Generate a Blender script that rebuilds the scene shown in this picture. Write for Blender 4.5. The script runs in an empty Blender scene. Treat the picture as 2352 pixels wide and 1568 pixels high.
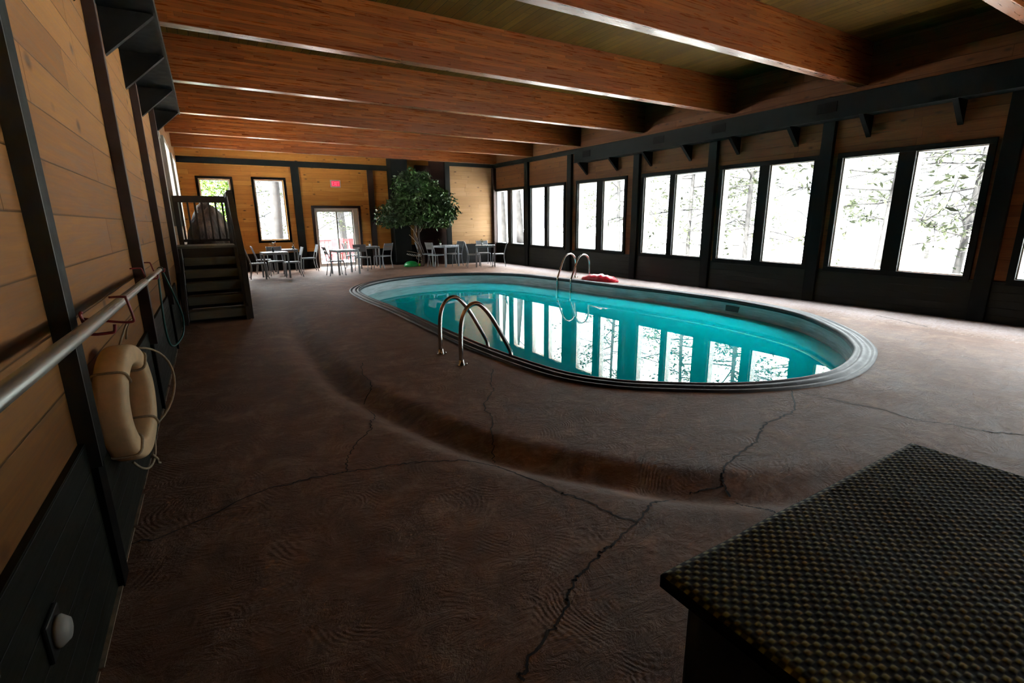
import bpy, bmesh, math, random
from math import sin, cos, pi, sqrt, atan2, floor as fl
from mathutils import Vector as V, Matrix, noise
random.seed(7)
C = bpy.context.scene.collection
# ------------------------------------------------------------------ helpers
class MB:
    def __init__(s): s.v=[]; s.f=[]
    def hexa(s,p):                      # 8 points: bottom loop 0-3, top loop 4-7
        n=len(s.v); s.v+= [tuple(q) for q in p]
        s.f+=[tuple(n+i for i in q) for q in ((0,3,2,1),(4,5,6,7),(0,1,5,4),(1,2,6,5),(2,3,7,6),(3,0,4,7))]
        return s
    def box(s,x0,x1,y0,y1,z0,z1):
        return s.hexa([(x0,y0,z0),(x1,y0,z0),(x1,y1,z0),(x0,y1,z0),(x0,y0,z1),(x1,y0,z1),(x1,y1,z1),(x0,y1,z1)])
    def bar(s,a,b,w,h,up=(0,0,1)):      # rectangular bar from a to b
        a=V(a);b=V(b);d=(b-a).normalized();u=V(up)
        if abs(d.dot(u))>.98: u=V((0,1,0))
        r=d.cross(u).normalized()*(w/2); t=r.cross(d).normalized()*(h/2)
        return s.hexa([a-r-t,a+r-t,a+r+t,a-r+t,b-r-t,b+r-t,b+r+t,b-r+t])
    def tube(s,pts,r,seg=10,cap=True):
        pts=[V(p) for p in pts]; n=len(pts); rr=r if isinstance(r,(list,tuple)) else [r]*n
        up=None; base=len(s.v)
        for i,p in enumerate(pts):
            d=(pts[min(i+1,n-1)]-pts[max(i-1,0)]).normalized()
            if up is None:
                up=V((0,0,1)) if abs(d.z)<.9 else V((1,0,0))
            u=(up-d*up.dot(d)).normalized(); up=u; w=d.cross(u)
            for k in range(seg):
                a=2*pi*k/seg; s.v.append(tuple(p+(u*cos(a)+w*sin(a))*rr[i]))
        for i in range(n-1):
            for k in range(seg):
                a=base+i*seg+k; b=base+i*seg+(k+1)%seg
                s.f.append((a,b,b+seg,a+seg))
        if cap:
            s.f.append(tuple(base+k for k in range(seg))[::-1]); s.f.append(tuple(base+(n-1)*seg+k for k in range(seg)))
        return s
    def lathe(s,prof,c=(0,0,0),seg=20):
        base=len(s.v)
        for r,z in prof:
            for k in range(seg):
                a=2*pi*k/seg; s.v.append((c[0]+r*cos(a),c[1]+r*sin(a),c[2]+z))
        for i in range(len(prof)-1):
            for k in range(seg):
                a=base+i*seg+k; b=base+i*seg+(k+1)%seg; s.f.append((a,b,b+seg,a+seg))
        s.f.append(tuple(base+k for k in range(seg))[::-1]); s.f.append(tuple(base+(len(prof)-1)*seg+k for k in range(seg)))
        return s
    def prism(s,poly,axis,a,b):         # poly 2D in the other two axes, extruded along axis
        def P(u,w,t): return {0:(t,u,w),1:(u,t,w),2:(u,w,t)}[axis]
        n=len(s.v); m=len(poly)
        s.v+=[P(u,w,a) for u,w in poly]+[P(u,w,b) for u,w in poly]
        s.f.append(tuple(range(n,n+m))); s.f.append(tuple(range(n+2*m-1,n+m-1,-1)))
        for i in range(m):
            j=(i+1)%m; s.f.append((n+j,n+i,n+m+i,n+m+j))
        return s
    def build(s,name,mat,parent=None,smooth=False,bevel=0,col=None):
        me=bpy.data.meshes.new(name); me.from_pydata(s.v,[],s.f); me.update()
        bm=bmesh.new(); bm.from_mesh(me)
        bmesh.ops.recalc_face_normals(bm,faces=bm.faces); bm.to_mesh(me); bm.free()
        if mat: me.materials.append(mat)
        if smooth:
            for p in me.polygons: p.use_smooth=True
        o=bpy.data.objects.new(name,me); C.objects.link(o)
        if parent: o.parent=parent
        if bevel:
            m=o.modifiers.new('bevel','BEVEL'); m.width=bevel; m.segments=2; m.limit_method='ANGLE'
        return o
def raw(name,verts,faces,mat,parent=None,smooth=False):
    me=bpy.data.meshes.new(name); me.from_pydata(verts,[],faces); me.update()
    if mat: me.materials.append(mat)
    if smooth:
        for p in me.polygons: p.use_smooth=True
    o=bpy.data.objects.new(name,me); C.objects.link(o)
    if parent: o.parent=parent
    return o
def tag(o,label,cat,group=None):
    o['label']=label; o['category']=cat
    if group: o['group']=group
    return o
def struct(o): o['kind']='structure'; return o
def empty(name,loc=(0,0,0),rz=0):
    o=bpy.data.objects.new(name,None); C.objects.link(o); o.location=loc; o.rotation_euler=(0,0,rz); o.empty_display_size=.1; return o
def dup(o,parent=None):
    c=o.copy(); C.objects.link(c); c.parent=parent
    for ch in list(o.children): dup(ch,c)
    return c
def smoothpts(p,n=6):
    p=[V(q) for q in p]; out=[]
    for i in range(len(p)-1):
        a=p[max(i-1,0)];b=p[i];c=p[i+1];d=p[min(i+2,len(p)-1)]
        for k in range(n):
            t=k/n; out.append(.5*((2*b)+(c-a)*t+(2*a-5*b+4*c-d)*t*t+(3*b-a-3*c+d)*t**3))
    out.append(p[-1]); return out
def closed(p,n=10):
    m=len(p);out=[]
    for i in range(m):
        a=V(p[i-1]);b=V(p[i]);c=V(p[(i+1)%m]);d=V(p[(i+2)%m])
        for k in range(n):
            t=k/n; out.append(.5*((2*b)+(c-a)*t+(2*a-5*b+4*c-d)*t*t+(3*b-a-3*c+d)*t**3))
    return out
# ------------------------------------------------------------------ materials
class NT:
    def __init__(s,name):
        s.m=bpy.data.materials.new(name); s.m.use_nodes=True; s.t=s.m.node_tree; s.t.nodes.clear()
        s.out=s.t.nodes.new('ShaderNodeOutputMaterial')
    def n(s,ty,**k):
        x=s.t.nodes.new('ShaderNode'+ty)
        for a,b in k.items(): setattr(x,a,b)
        return x
    def l(s,a,b): s.t.links.new(a,b)
    def put(s,sock,v):
        if hasattr(v,'is_output') or isinstance(v,bpy.types.NodeSocket): s.l(v,sock)
        else: sock.default_value=v
    def math(s,op,a,b=None,c=None,clamp=False):
        x=s.n('Math',operation=op,use_clamp=clamp); s.put(x.inputs[0],a)
        if b is not None: s.put(x.inputs[1],b)
        if c is not None: s.put(x.inputs[2],c)
        return x.outputs[0]
    def mix(s,f,a,b,bt='MIX'):
        x=s.n('Mix',data_type='RGBA',blend_type=bt); s.put(x.inputs[0],f)
        s.put(x.inputs[6],a if not isinstance(a,tuple) else (*a,1) if len(a)==3 else a)
        s.put(x.inputs[7],b if not isinstance(b,tuple) else (*b,1) if len(b)==3 else b); return x.outputs[2]
    def xyz(s):
        c=s.n('TexCoord'); x=s.n('SeparateXYZ'); s.l(c.outputs['Object'],x.inputs[0]); s.co=c.outputs['Object']; return x.outputs
    def comb(s,x,y,z):
        c=s.n('CombineXYZ'); s.put(c.inputs[0],x); s.put(c.inputs[1],y); s.put(c.inputs[2],z); return c.outputs[0]
    def noise(s,vec,scale,detail=3,rough=.5,dist=0):
        x=s.n('TexNoise'); s.put(x.inputs['Vector'],vec); x.inputs['Scale'].default_value=scale
        x.inputs['Detail'].default_value=detail; x.inputs['Roughness'].default_value=rough; x.inputs['Distortion'].default_value=dist
        return x.outputs['Fac']
    def white(s,v):
        x=s.n('TexWhiteNoise',noise_dimensions='1D'); s.put(x.inputs['W'],v); return x.outputs['Value']
    def ramp(s,f,st):
        x=s.n('ValToRGB'); s.put(x.inputs[0],f); e=x.color_ramp.elements
        while len(e)<len(st): e.new(.5)
        for k,(p,c) in enumerate(st): e[k].position=p; e[k].color=(*c,1) if len(c)==3 else c
        return x.outputs[0]
    def map(s,f,a,b,c,d):
        x=s.n('MapRange'); s.put(x.inputs[0],f)
        for i,v in enumerate((a,b,c,d)): x.inputs[i+1].default_value=v
        return x.outputs[0]
    def bump(s,h,st=.3,dist=.01,normal=None):
        x=s.n('Bump'); s.put(x.inputs['Height'],h); x.inputs['Strength'].default_value=st; x.inputs['Distance'].default_value=dist
        if normal is not None: s.l(normal,x.inputs['Normal'])
        return x.outputs[0]
    def bsdf(s,col,rough=.5,metal=0,nrm=None,spec=.5,**k):
        b=s.n('BsdfPrincipled'); s.put(b.inputs['Base Color'],(*col,1) if isinstance(col,tuple) and len(col)==3 else col)
        s.put(b.inputs['Roughness'],rough); s.put(b.inputs['Metallic'],metal)
        b.inputs['Specular IOR Level'].default_value=spec
        if nrm is not None: s.l(nrm,b.inputs['Normal'])
        for a,v in k.items(): s.put(b.inputs[a],v)
        s.l(b.outputs[0],s.out.inputs[0]); return s.m
def plain(name,col,rough=.5,metal=0,var=.12,scale=9,bump=.06,spec=.5,**k):
    t=NT(name); x=t.xyz(); n=t.noise(t.co,scale,4,.6)
    c=t.mix(t.map(n,.3,.7,0,1),tuple(v*(1-var) for v in col),tuple(min(1,v*(1+var)) for v in col))
    r=t.map(n,.3,.7,max(0,rough-.06),min(1,rough+.06))
    return t.bsdf(c,r,metal,t.bump(t.noise(t.co,scale*8,3,.6),bump,.004),spec,**k)
def wood(name,L,H,bw,cols,jl=1.8,groove=.035,knots=.9,rough=.55,gdepth=.5,kn=(.05,.022,.01),spec=.4,stripe=.5):
    t=NT(name); x=t.xyz(); l=x[L]; h=x[H]; o=[i for i in (0,1,2) if i not in (L,H)][0]
    hh=t.math('DIVIDE',h,bw); hid=t.math('FLOOR',hh); fr=t.math('FRACT',hh)
    r1=t.white(hid)
    ll=t.math('DIVIDE',t.math('ADD',l,t.math('MULTIPLY',r1,jl*3.7)),jl); lid=t.math('FLOOR',ll); lfr=t.math('FRACT',ll)
    r2=t.white(t.math('ADD',t.math('MULTIPLY',hid,7.13),t.math('MULTIPLY',lid,3.71)))
    vec=t.comb(t.math('ADD',t.math('MULTIPLY',l,.9),t.math('MULTIPLY',r2,31)),t.math('MULTIPLY',h,14/ (bw/.19)**.3),t.math('ADD',t.math('MULTIPLY',x[o],12),t.math('MULTIPLY',r2,17)))
    g=t.noise(vec,2.2,5,.62,.6)
    g2=t.noise(t.comb(t.math('MULTIPLY',l,2.5),t.math('MULTIPLY',h,90),t.math('ADD',x[o],r2)),1,3,.6)
    f=t.math('ADD',t.math('MULTIPLY',r2,stripe),t.math('MULTIPLY',t.map(g,.3,.7,0,1),1-stripe))
    f=t.math('ADD',f,t.math('MULTIPLY',t.math('SUBTRACT',g2,.5),.35),clamp=True)
    c=t.ramp(f,[(0,cols[0]),(.5,cols[1]),(1,cols[2])])
    big=t.noise(t.co,.7,2,.5); c=t.mix(t.map(big,.35,.7,0,.35),c,tuple(v*.62 for v in cols[1]),'MIX')
    vor=t.n('TexVoronoi',feature='F1'); vor.inputs['Scale'].default_value=1; vor.inputs['Randomness'].default_value=1
    t.l(t.comb(t.math('MULTIPLY',l,2.6),t.math('MULTIPLY',hh,.85),t.math('MULTIPLY',r1,9)),vor.inputs['Vector'])
    k=t.map(vor.outputs['Distance'],.05,.17,knots,0)
    c=t.mix(k,c,kn)
    e1=t.map(fr,0,groove,1,0); e2=t.map(fr,1-groove*.5,1,0,1); gg=t.math('MAXIMUM',e1,e2)
    je=t.map(lfr,0,.004,1,0); gr=t.math('MAXIMUM',gg,je)
    c=t.mix(t.math('MULTIPLY',gr,.8),c,tuple(v*.12 for v in cols[0]))
    hgt=t.math('SUBTRACT',t.math('MULTIPLY',g2,.12),gr)
    rr=t.map(g,.3,.7,rough-.08,rough+.1)
    return t.bsdf(c,rr,0,t.bump(hgt,gdepth,.006),spec)
M={}
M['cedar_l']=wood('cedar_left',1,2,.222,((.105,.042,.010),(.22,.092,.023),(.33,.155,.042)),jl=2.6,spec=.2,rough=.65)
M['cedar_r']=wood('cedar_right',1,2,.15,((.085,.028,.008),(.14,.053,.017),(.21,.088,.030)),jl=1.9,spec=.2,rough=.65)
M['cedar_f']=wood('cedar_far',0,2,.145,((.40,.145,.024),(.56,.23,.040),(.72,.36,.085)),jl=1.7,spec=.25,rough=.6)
M['cedar_f_lit']=wood('cedar_far_lit',0,2,.145,((.26,.14,.06),(.36,.205,.095),(.46,.28,.15)),jl=1.7,spec=.2,rough=.6,knots=1)  # same cedar as the far wall, its washed-out lit tone put into colour
M['beam']=wood('glulam_beam',0,2,.042,((.085,.016,.003),(.165,.040,.006),(.28,.085,.013)),jl=1.1,spec=.6,groove=.05,knots=.75,gdepth=.06,rough=.3,stripe=.62)
M['ceil']=wood('ceiling_board',1,0,.13,((.035,.016,.0025),(.065,.032,.005),(.10,.055,.009)),jl=2.1,spec=.04,rough=.8,groove=.07,knots=.6)
M['dado']=wood('painted_dado',1,2,.11,((.006,.0065,.003),(.008,.009,.0045),(.011,.012,.006)),jl=40,knots=0,groove=.05,gdepth=.4,rough=.5,spec=.2)
M['dadof']=wood('painted_dado_far',0,2,.11,((.007,.007,.007),(.010,.0095,.009),(.013,.012,.011)),jl=40,knots=0,groove=.05,gdepth=.4,rough=.65,spec=.1)
M['steel']=plain('painted_steel',(.005,.0045,.004),.7,0,.15,9,.06,.04)
M['steelg']=plain('grey_green_paint',(.006,.007,.0065),.62,0,.15,9,.06,.10)
M['steelr']=plain('dark_red_brown_paint',(.022,.010,.008),.5,0,.2,9,.06,.3)
M['alu']=plain('brushed_aluminium',(.50,.50,.47),.42,.85,.05,6,0)
M['chrome']=plain('stainless_tube',(.62,.58,.55),.16,1,.05,20,.01)
M['chair']=plain('chair_metal',(.22,.235,.25),.38,.75,.06,20,.0)
M['panel']=plain('chair_slat_grey',(.16,.17,.18),.42,.4,.06,20,.0)
M['ttop']=plain('table_top_grey',(.34,.36,.38),.28,.4,.05,20,.0)
M['redpaint']=plain('red_rubber_coat',(.20,.015,.018),.4)
M['white']=plain('white_paint',(.62,.61,.58),.45,0,.06)
M['pipe']=plain('dusty_white_paint',(.34,.33,.30),.5,0,.12)
M['darkwood']=wood('dark_stained_wood',0,2,.3,((.022,.014,.010),(.035,.023,.016),(.055,.037,.026)),jl=30,knots=.3,groove=.0,rough=.55)
M['tread']=wood('worn_tread',0,1,.4,((.08,.072,.048),(.12,.108,.075),(.17,.15,.11)),jl=30,knots=.4,groove=.0,rough=.5)
M['ring']=plain('worn_cream_foam',(.85,.60,.34),.6,0,.1,14,.15)
M['rope']=plain('cotton_rope',(.38,.29,.19),.8,0,.2,80,.4)
M['hose']=plain('green_hose',(.02,.10,.085),.4)
M['black']=plain('black_plastic',(.006,.006,.006),.5,0,.2)
M['pot']=plain('white_ceramic',(.6,.6,.58),.3)
M['vase']=plain('dark_glass_vase',(.03,.035,.035),.15)
M['leaf']=plain('ficus_leaf',(.022,.062,.007),.38,0,.65,2.5,.05)
M['leafb']=plain('shrub_leaf',(.014,.026,.005),.7,0,.4,2,.05,0)
M['twig']=plain('pale_twig',(.30,.22,.15),.7,0,.2,20,.2)
M['barkin']=plain('bark_indoor',(.075,.05,.035),.8,0,.3,20,.4)
M['green']=plain('green_plastic',(.01,.30,.07),.35)
M['lime']=plain('lime_plastic',(.18,.62,.06),.35)
M['maroon']=wood('maroon_boards',0,2,.145,((.020,.006,.004),(.034,.010,.007),(.05,.016,.010)),jl=3,knots=.2,rough=.6)
M['joint']=plain('pale_caulk',(.20,.15,.10),.8,0,.4,12,.2)
def rock():
    t=NT('faux_rock'); t.xyz(); n=t.noise(t.co,2.2,8,.62,.4); n2=t.noise(t.co,9,6,.7)
    c=t.ramp(n,[(.35,(.010,.005,.003)),(.5,(.035,.017,.010)),(.64,(.095,.052,.030))])
    h=t.math('ADD',n,t.math('MULTIPLY',n2,.4)); return t.bsdf(c,.8,0,t.bump(h,.9,.06))
M['rock']=rock()
def glass():
    t=NT('window_glass'); a=t.n('BsdfTransparent'); a.inputs[0].default_value=(.94,.96,.95,1)
    g=t.n('BsdfGlossy'); g.inputs['Roughness'].default_value=.0; fz=t.n('Fresnel'); fz.inputs[0].default_value=1.45; ge=t.n('NewGeometry'); fac=t.math('MULTIPLY',fz.outputs[0],t.math('SUBTRACT',1,ge.outputs['Backfacing']))
    m=t.n('MixShader'); t.l(fac,m.inputs[0]); t.l(a.outputs[0],m.inputs[1]); t.l(g.outputs[0],m.inputs[2]); t.l(m.outputs[0],t.out.inputs[0]); return t.m
M['glass']=glass()
def floorm():
    t=NT('trowelled_concrete'); x=t.xyz()
    n1=t.noise(t.co,.55,5,.6,.8); n2=t.noise(t.co,3.6,8,.72,.7); n3=t.noise(t.comb(t.math('MULTIPLY',x[0],1.0),t.math('MULTIPLY',x[1],2.4),x[2]),5,5,.7,2.5)
    c=t.ramp(n2,[(.32,(.085,.036,.019)),(.5,(.160,.083,.052)),(.68,(.27,.175,.130))])
    c=t.mix(t.map(n1,.35,.65,0,.55),c,(.125,.058,.030))
    c=t.mix(t.map(n3,.60,.72,0,.4),c,(.27,.20,.18))
    c=t.mix(t.map(n3,.28,.40,.45,0),c,(.085,.04,.035))
    wear_daylight=t.math('ADD',t.map(x[0],8.05,8.9,-.25,.75),t.math('MULTIPLY',t.math('SUBTRACT',n3,.5),1.6),clamp=True)  # worn pale patches plus window brightness painted into the strip by the wall
    c=t.mix(t.math('MULTIPLY',wear_daylight,.85),c,(.36,.31,.31))
    # sweeping trowel arcs, one fan per cell
    wv=t.n('TexNoise'); t.l(t.co,wv.inputs['Vector']); wv.inputs['Scale'].default_value=1.3; wv.inputs['Detail'].default_value=2
    vm=t.n('VectorMath',operation='MULTIPLY_ADD'); t.l(wv.outputs['Color'],vm.inputs[0]); vm.inputs[1].default_value=(.7,.7,0); t.l(t.co,vm.inputs[2])
    vo=t.n('TexVoronoi',feature='F1'); vo.inputs['Scale'].default_value=2.3; t.l(vm.outputs[0],vo.inputs['Vector'])
    df=t.n('VectorMath',operation='SUBTRACT'); t.l(vm.outputs[0],df.inputs[0]); t.l(vo.outputs['Position'],df.inputs[1])
    o1=t.n('VectorMath',operation='MULTIPLY_ADD'); t.l(vo.outputs['Color'],o1.inputs[0]); o1.inputs[1].default_value=(.9,.9,0); o1.inputs[2].default_value=(-.45,-.45,0)
    ad=t.n('VectorMath',operation='ADD'); t.l(df.outputs[0],ad.inputs[0]); t.l(o1.outputs[0],ad.inputs[1])
    sp=t.n('SeparateXYZ'); t.l(ad.outputs[0],sp.inputs[0]); ln=t.math('SQRT',t.math('ADD',t.math('MULTIPLY',sp.outputs[0],sp.outputs[0]),t.math('MULTIPLY',sp.outputs[1],sp.outputs[1])))
    arc=t.math('SINE',t.math('ADD',t.math('MULTIPLY',ln,210),t.math('MULTIPLY',n2,14))); ms=t.map(t.noise(t.co,3.4,3,.6),.48,.64,0,1)
    arc=t.math('MULTIPLY',arc,ms)
    h=t.math('ADD',t.math('MULTIPLY',arc,.07),t.math('ADD',t.math('MULTIPLY',n2,1.1),t.math('MULTIPLY',n3,.8)))
    c=t.mix(t.map(arc,.2,1,0,.10),c,(.05,.03,.025))
    r=t.math('ADD',t.map(n2,.3,.7,.54,.70),t.map(n1,.3,.7,-.05,.08))
    return t.bsdf(c,r,0,t.bump(h,.75,.016),.25)
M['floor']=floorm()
M['crack']=plain('crack_shadow',(.012,.006,.004),.8)
def water():
    t=NT('pool_water'); t.xyz(); n=t.noise(t.co,1.6,2,.5)
    c=t.mix(t.map(t.noise(t.co,.35,2,.5),.3,.7,0,1),(.0,.30,.33),(.0,.36,.39))
    return t.bsdf(c,.0,0,t.bump(n,.008,.02),.5,IOR=1.333)
M['water']=water()
def liner():
    t=NT('pool_liner'); x=t.xyz(); n=t.noise(t.comb(x[0],x[1],t.math('MULTIPLY',x[2],14)),2.2,6,.7)
    c=t.ramp(n,[(.3,(.24,.27,.27)),(.55,(.42,.46,.48)),(.75,(.62,.65,.67))]); return t.bsdf(c,.5,0,t.bump(n,.3,.01))
M['liner']=liner()
def coping():
    t=NT('pool_coping'); t.xyz(); n=t.noise(t.co,5,6,.75,1.2)
    c=t.ramp(n,[(.3,(.012,.011,.012)),(.55,(.030,.029,.033)),(.78,(.09,.09,.10))]); return t.bsdf(c,t.map(n,.3,.7,.35,.6),.0,t.bump(n,.5,.008),.3)
M['coping']=coping()
def lidm():
    t=NT('woven_lid'); x=t.xyz(); P_=.0155;Q=.0120
    h=t.math('MULTIPLY',t.math('COSINE',t.math('MULTIPLY',x[0],pi/P_)),t.math('COSINE',t.math('MULTIPLY',x[1],pi/Q)))
    n=t.noise(t.co,3,4,.6)
    a=t.map(h,-.1,.55,0,1)
    hi=t.mix(t.map(n,.35,.65,0,1),(.13,.12,.038),(.21,.20,.062))
    return t.bsdf(t.mix(a,(.012,.013,.007),hi),t.map(a,0,1,.7,.45),0,None,.3)
M['lid']=lidm()
M['redfab']=plain('red_vinyl',(.52,.012,.03),.35,0,.25,12,.3)
def emis(name,col,st):
    t=NT(name); e=t.n('Emission'); e.inputs[0].default_value=(*col,1); e.inputs[1].default_value=st; t.l(e.outputs[0],t.out.inputs[0]); return t.m
M['exitglow']=emis('exit_face_light',(1,.04,.09),.72)
M['exitlet']=emis('exit_letter_light',(1,.16,.24),1.0)
M['grnd']=plain('bright_ground',(.84,.83,.80),.9,0,.08,.6,.1)
M['barkout']=plain('bark_outdoor',(.008,.008,.0085),.95,0,.35,6,.5,0)
M['needle']=plain('pine_needles',(.010,.012,.008),.9,0,.4,1.5,.05,0)
M['redout']=plain('red_patio_plastic',(.03,.006,.007),.7,0,.2,5,.05,0)
M['deck']=plain('weathered_deck',(.5,.45,.42),.8)
# ------------------------------------------------------------------ room numbers (metres; x to the window wall, y to the far wall)
XL,XR=-.55,9.6; YN,YF=-5.6,18.6; YF2=17.15; XB=7.55; ZC=4.25
sill=lambda y:.62+.0072*y
head=lambda y:2.465+.0105*y
fr0=lambda y:3.315+.0105*y
fr1=lambda y:3.41+.0135*min(y,17)
# ---- pool outline
pool=[(2.62,11.61),(3.2,12.75),(4.25,13.60),(5.6,13.90),(6.9,13.45),(7.75,12.45),(8.08,11.04),(8.30,9.06),(8.52,7.34),(8.55,5.75),(8.22,4.3),(7.42,3.25),(6.67,2.65),(6.04,2.36),(5.4,2.20),(4.9,2.18),(4.4,2.28),(3.88,2.5),(3.4,2.84),(2.99,3.23),(2.70,3.83),(2.56,5.02),(2.54,6.36),(2.55,8.5),(2.50,10.1)]
PO=[V((p.x,p.y)) for p in closed([(a,b,0) for a,b in pool],8)]
def offset(P,d):
    n=len(P);out=[]
    for i in range(n):
        t=(P[(i+1)%n]-P[i-1]).normalized(); out.append(P[i]+V((-t.y,t.x))*d)
    return out
area=sum(PO[i-1].x*PO[i].y-PO[i].x*PO[i-1].y for i in range(len(PO)))
SG=1 if area>0 else -1            # offset(+SG*d) goes inward
def inside(P,x,y):
    c=False;j=len(P)-1
    for i in range(len(P)):
        a=P[i];b=P[j]
        if (a.y>y)!=(b.y>y) and x<(b.x-a.x)*(y-a.y)/(b.y-a.y)+a.x: c=not c
        j=i
    return c
# ---- floor with its worn gutter
ledge=[(1.35,11.9),(1.05,10.98),(.97,9.0),(.89,6.66),(.92,4.82),(1.03,4.11),(1.27,3.19),(1.50,2.61),(1.92,2.0),(2.25,1.61),(2.9,1.22),(3.9,.95),(5.4,.75),(7.5,.6),(9.9,.5)]
LG=[V((p.x,p.y)) for p in smoothpts([(a,b,0) for a,b in ledge],8)]
def ledge_z(x,y):
    best=9;sd=0;u=0
    n=len(LG)-1
    for i in range(0,n):
        a=LG[i];b=LG[i+1]
        if min(a.x,b.x)-.7>x or max(a.x,b.x)+.7<x or min(a.y,b.y)-.7>y or max(a.y,b.y)+.7<y: continue
        ab=b-a;ap=V((x,y))-a;t=max(0,min(1,ap.dot(ab)/ab.length_squared)); q=a+ab*t; d=(V((x,y))-q).length
        if d<best:
            best=d; cr=ab.x*ap.y-ab.y*ap.x; sd=1 if cr>0 else -1; u=(i+t)/n
    if best>.6: return 0
    d=best*sd          # + on the pool side
    fade=min(1,max(0,(u-.02)/.28)); fade=fade*fade*(3-2*fade)
    # pool side steep slope down to gutter, then gentle rise outward
    if d>0.0: t=min(1,d/.23); z=-.072*(1-t)**1.05
    else:
        t=min(1,-d/.26); z=-.072*(1-t*t*(3-2*t))
    return z*fade
def make_floor():
    x0,x1,y0,y1=XL,XR,YN,YF; dx=.065
    inner=offset(PO,SG*.07)
    nx=int((x1-x0)/dx)+1; ys=[]; y=y0
    while y<y1: ys.append(y); y+=(.06 if .0<y<9 else .12)
    ys.append(y1)
    vs=[];fs=[];ok=[]
    for y in ys:
        for i in range(nx+1):
            x=x0+(x1-x0)*i/nx; z=ledge_z(x,y) if y<12 else 0
            vs.append((x,y,z)); ok.append(inside(inner,x,y))
    for j in range(len(ys)-1):
        for i in range(nx):
            a=j*(nx+1)+i; q=(a,a+1,a+nx+2,a+nx+1)
            if not all(ok[k] for k in q): fs.append(q)
    # drop any face that reaches beyond the coping's inner edge is not needed: coping covers it
    fs=[q for q in fs if not any(inside(inner2,vs[k][0],vs[k][1]) for k in q)]
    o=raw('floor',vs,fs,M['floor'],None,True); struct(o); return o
inner2=offset(PO,SG*.17)
floor_o=make_floor()
# cracks in the floor
def crack(pts,w=.009):
    mb=MB(); rnd=random.Random(int(pts[0][0]*1000)&255)
    P=[]; sp=smoothpts([(a,b,0) for a,b in pts],7)
    for p in sp:
        P.append(V((p.x+rnd.uniform(-.012,.012),p.y+rnd.uniform(-.012,.012),0)))
    for i in range(len(P)-1):
        a,b=P[i],P[i+1]; d=(b-a); 
        if d.length<1e-5: continue
        n=V((-d.y,d.x,0)).normalized()*w*rnd.uniform(.6,1.1)*.6
        za=ledge_z(a.x,a.y)+.0015; zb=ledge_z(b.x,b.y)+.0015
        k=len(mb.v); mb.v+=[(a.x-n.x,a.y-n.y,za),(a.x+n.x,a.y+n.y,za),(b.x+n.x,b.y+n.y,zb),(b.x-n.x,b.y-n.y,zb)]; mb.f.append((k,k+1,k+2,k+3))
    return mb.build('crack',M['crack'],floor_o)
CR=[
([(1.283, 5.354), (1.167, 4.967), (1.164, 4.643), (1.103, 4.437), (0.975, 4.207), (0.986, 3.979), (0.952, 3.745), (0.878, 3.609), (0.849, 3.487), (0.731, 3.348), (0.653, 3.227), (0.575, 3.073), (0.546, 2.922)], 0.008 ),
([(2.389, 4.341), (2.248, 4.146), (2.116, 3.92), (2.058, 3.768), (1.907, 3.603), (1.767, 3.38), (1.734, 3.19), (1.621, 3.008), (1.537, 2.832), (1.435, 2.642), (1.406, 2.544), (1.415, 2.512), (1.436, 2.355), (1.511, 2.05), (1.538, 1.984), (1.596, 1.862), (1.621, 1.714), (1.687, 1.583)], 0.009 ),
([(-0.598, 2.721), (-0.472, 2.758), (-0.365, 2.748), (0.042, 2.949), (0.189, 2.947), (0.291, 2.959), (0.472, 2.934), (0.545, 2.923), (0.714, 2.874), (0.831, 2.844), (0.996, 2.787), (1.153, 2.701), (1.278, 2.649), (1.399, 2.549)], 0.009 ),
([(4.298, 2.28), (3.916, 2.029), (3.627, 1.981), (3.46, 1.979), (3.313, 1.935), (3.12, 1.836), (2.877, 1.79), (2.592, 1.715), (2.486, 1.665), (2.425, 1.595), (2.365, 1.481), (2.372, 1.409), (2.379, 1.323), (2.376, 1.256)], 0.012 ),
([(2.414, 1.612), (2.295, 1.656), (2.168, 1.685), (2.074, 1.694), (1.933, 1.668), (1.815, 1.635), (1.691, 1.581), (1.542, 1.537), (1.434, 1.507), (1.366, 1.496), (1.325, 1.47), (1.207, 1.436), (1.142, 1.408), (1.086, 1.368), (1.014, 1.306), (0.906, 1.248), (0.758, 1.184), (0.702, 1.139)], 0.011 ),
([(4.313, 2.209), (4.37, 2.004), (4.385, 1.836), (4.457, 1.656), (4.436, 1.488), (4.455, 1.346), (4.542, 1.228), (4.575, 1.11), (4.67, 1.015), (4.869, 0.91)], 0.009 ),
([(8.876, 3.56), (8.754, 3.256), (8.617, 2.992), (8.489, 2.749)], 0.02 ),
]
for c_,w_ in CR: crack(c_,w_)
# ---- walls
def hexwall(mb,x0,x1,ya,yb,zb0,zb1,zt0,zt1):
    mb.hexa([(x0,ya,zb0),(x1,ya,zb0),(x1,yb,zb1),(x0,yb,zb1),(x0,ya,zt0),(x1,ya,zt0),(x1,yb,zt1),(x0,yb,zt1)])
wins=[(16.99,16.11,15.87,15.02),(14.57,13.74,13.55,12.71),(12.02,11.155,10.9,10.05),(9.36,8.52,8.37,7.52),(7.09,6.25,6.04,5.20),(4.72,3.89,3.66,2.81),(2.24,1.42,1.20,.36),(-.2,-1.03,-1.25,-2.1),(-2.62,-3.45,-3.67,-4.52)]  # last window pair: unseen, added for extra light on the near end
T=.16
mb=MB(); prev=YF+.2
for (a,b,c,d) in wins:
    hexwall(mb,XR,XR+T,a,prev,0,0,ZC,ZC)          # solid above/beside
    hexwall(mb,XR,XR+T,d,a,0,0,sill(d),sill(a)); hexwall(mb,XR,XR+T,d,a,head(d),head(a),ZC,ZC)
    hexwall(mb,XR,XR+T,c,b,sill(c),sill(b),head(c),head(b)); prev=d
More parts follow.
